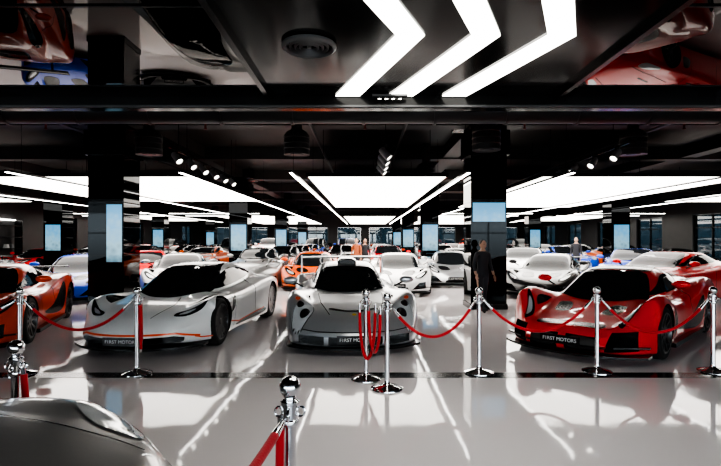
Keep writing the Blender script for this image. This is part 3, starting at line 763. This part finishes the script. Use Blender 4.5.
for y in (24.6,29.7,35.4,40.4,46.4,52):
    for k,x in enumerate((-16,-13.2,-10.4,-7.8,-4.0,-1.4,1.2,4.6,7.2,9.9,12.6,15.4)):
        if random.random()<.10: continue
        me=random.choice([me_gt,me_mid,me_suv if y>25 else me_gt,me_gt])
        nm='suv' if me is me_suv else 'sports_car'
        ci+=random.choice((1,2,3))
        car_obj(nm,me,pal[ci%len(pal)],(x+random.uniform(-.1,.1),y),-90+random.uniform(-5,5))

b=MB()
for z in (.5,1.1,1.7,2.3): b.box((0,0,z),(.4,14,.04),0)
for y in range(-7,8,2): b.box((0,y,1.3),(.42,.05,2.6),0)
b.box((-.18,0,2.62),(.04,14,.05),1)
for k in range(40):
    y=-6.7+k*.345; z=random.choice((.52,1.12,1.72)); 
    b.box((0,y,z+.11),(.22,.2,.2),2+k%3,taper=.7)
obj('display_shelving',b.to_mesh('shelf'),[M_BLACK,M_STRIPL,P_RED,P_WHITE,P_GREY],loc=(X0+.3,20,0))

# ---------------------------------------------------------------- people
M_SKIN=mat('skin',(0.45,0.27,0.19),0.5); M_HAIR=mat('hair_dark',(0.015,0.01,0.008),0.6)
def person(loc,h,deg,shirt,pants,stride=.12,bend=.25):
    k=h/1.75
    ms=[M_SKIN,shirt,pants,M_HAIR,M_TIRE]
    V=[(0,0,.95),(0,0,1.10),(0,0,1.28),(0,-.01,1.42),(0,0,1.50),(0,.01,1.58)]
    Rr=[(.15,.11),(.135,.10),(.165,.115),(.13,.09),(.055,.055),(.055,.055)]
    E=[(0,1),(1,2),(2,3),(3,4),(4,5)]
    hands=[]
    for sg in (1,-1):
        st=stride*sg
        i=len(V); V+=[(.095*sg,0,.90),(.10*sg,st*.5,.50),(.10*sg,st,.10),(.11*sg,st+.16,.035)]
        Rr+=[(.095,.095),(.062,.065),(.045,.045),(.04,.03)]; E+=[(0,i),(i,i+1),(i+1,i+2),(i+2,i+3)]
        i=len(V); V+=[(.17*sg,-.01,1.42),(.215*sg,-.02-st*.3,1.14),(.22*sg,.10-st*.4,.90)]
        Rr+=[(.06,.06),(.043,.043),(.028,.028)]; E+=[(3,i),(i,i+1),(i+1,i+2)]
        hands.append((sg,Vector(V[i+2]),(Vector(V[i+2])-Vector(V[i+1])).normalized()))
    me=bpy.data.meshes.new('p'); me.from_pydata([tuple(v) for v in V],E,[])
    o=bpy.data.objects.new('ptmp',me); COL.objects.link(o)
    sk=o.modifiers.new('s','SKIN'); sk.use_smooth_shade=True
    for i,r in enumerate(Rr): me.skin_vertices[0].data[i].radius=r
    me.skin_vertices[0].data[0].use_root=True
    su=o.modifiers.new('u','SUBSURF'); su.levels=2; su.render_levels=2
    bpy.context.view_layer.update()
    bo=bpy.data.meshes.new_from_object(o.evaluated_get(bpy.context.evaluated_depsgraph_get())); bpy.data.objects.remove(o)
    for f in bo.polygons:
        c=f.center
        if c.z>1.475: f.material_index=0
        elif c.z<.085: f.material_index=4
        elif abs(c.x)>.16 and c.z<1.0: f.material_index=0
        elif c.z<.96 and abs(c.x)<.19: f.material_index=2
        else: f.material_index=1
    b=MB(); b.bm.from_mesh(bo)
    def hd(p):
        q=p.copy()
        if p.z<0: q.x*=1+.25*p.z; q.y*=1+.1*p.z
        return q
    b.ellipsoid((0,.02,1.635),(.075,.095,.115),0,n=20,m=14,fn=hd)
    b.ellipsoid((0,-.008,1.665),(.081,.095,.098),3,n=18,m=12)
    b.ellipsoid((0,.115,1.62),(.013,.02,.022),0,n=8,m=6)
    b.ellipsoid((0,.104,1.578),(.024,.008,.007),0,n=8,m=5)
    for sg in (1,-1):
        b.ellipsoid((sg*.078,.01,1.63),(.010,.02,.032),0,n=8,m=6)
        b.ellipsoid((sg*.03,.103,1.645),(.012,.007,.006),3,n=8,m=5)
    for sg,wp,d in hands:
        b.ellipsoid(wp+d*.05,(.018,.042,.05),0,n=10,m=8)
        for fi,(oy,ln) in enumerate(((-.028,.06),(-.010,.072),(.008,.078),(.026,.068))):
            s0=wp+d*.085+Vector((0,oy,0)); b.tube([s0,s0+d*ln*.5+Vector((-sg*.006,0,0)),s0+d*ln+Vector((-sg*.022,0,0))],[.009,.008,.006],7,0)
        s0=wp+d*.03+Vector((0,.035,0)); b.tube([s0,s0+d*.03+Vector((-sg*.01,.022,0)),s0+d*.06+Vector((-sg*.02,.026,0))],[.011,.010,.007],7,0)
    me=b.to_mesh('person',60,fixn=False); me.transform(Matrix.Diagonal((k,k,k,1)))
    obj('standing_person',me,ms,loc=(loc[0],loc[1],.0),rotz=math.radians(deg))
S_DK=mat('shirt_dark',(.02,.02,.025),.8); S_OR=mat('shirt_rust',(.35,.10,.04),.8); S_TR=mat('trousers_dark',(.02,.022,.03),.8)
person((2.53,10.75),1.55,200,S_DK,S_TR)
person((-.35,20.6),1.62,170,S_OR,S_TR); person((-.0,21.0),1.60,200,S_DK,S_TR)
person((8.7,20.6),1.66,150,S_DK,S_TR)

# ---------------------------------------------------------------- world, camera
w=bpy.data.worlds.new('World'); scene.world=w; w.use_nodes=True
nt=w.node_tree; bg=nt.nodes['Background']
tc=nt.nodes.new('ShaderNodeTexCoord'); sp=nt.nodes.new('ShaderNodeSeparateXYZ'); cr=nt.nodes.new('ShaderNodeValToRGB')
cr.color_ramp.elements[0].position=.48; cr.color_ramp.elements[0].color=(.38,.38,.38,1)
cr.color_ramp.elements[1].position=.75; cr.color_ramp.elements[1].color=(.54,.60,.72,1)
e=cr.color_ramp.elements.new(.51); e.color=(.88,.88,.88,1)
mp=nt.nodes.new('ShaderNodeMapRange'); mp.inputs[1].default_value=-1; mp.inputs[2].default_value=1
nt.links.new(tc.outputs['Generated'],sp.inputs[0]); nt.links.new(sp.outputs['Z'],mp.inputs[0]); nt.links.new(mp.outputs[0],cr.inputs[0]); nt.links.new(cr.outputs[0],bg.inputs['Color'])
bg.inputs['Strength'].default_value=6.8

cam=bpy.data.cameras.new('Camera'); co=bpy.data.objects.new('Camera',cam); COL.objects.link(co)
co.location=(0,0,1.55); co.rotation_euler=(math.radians(90),0,0)
cam.sensor_width=36; cam.lens=500/721*36; cam.shift_x=-4.5/721; cam.shift_y=7/721; cam.clip_end=300; cam.clip_start=.05
scene.camera=co
scene.view_settings.view_transform='AgX'
scene.view_settings.look='AgX - High Contrast'
scene.view_settings.exposure=0.55
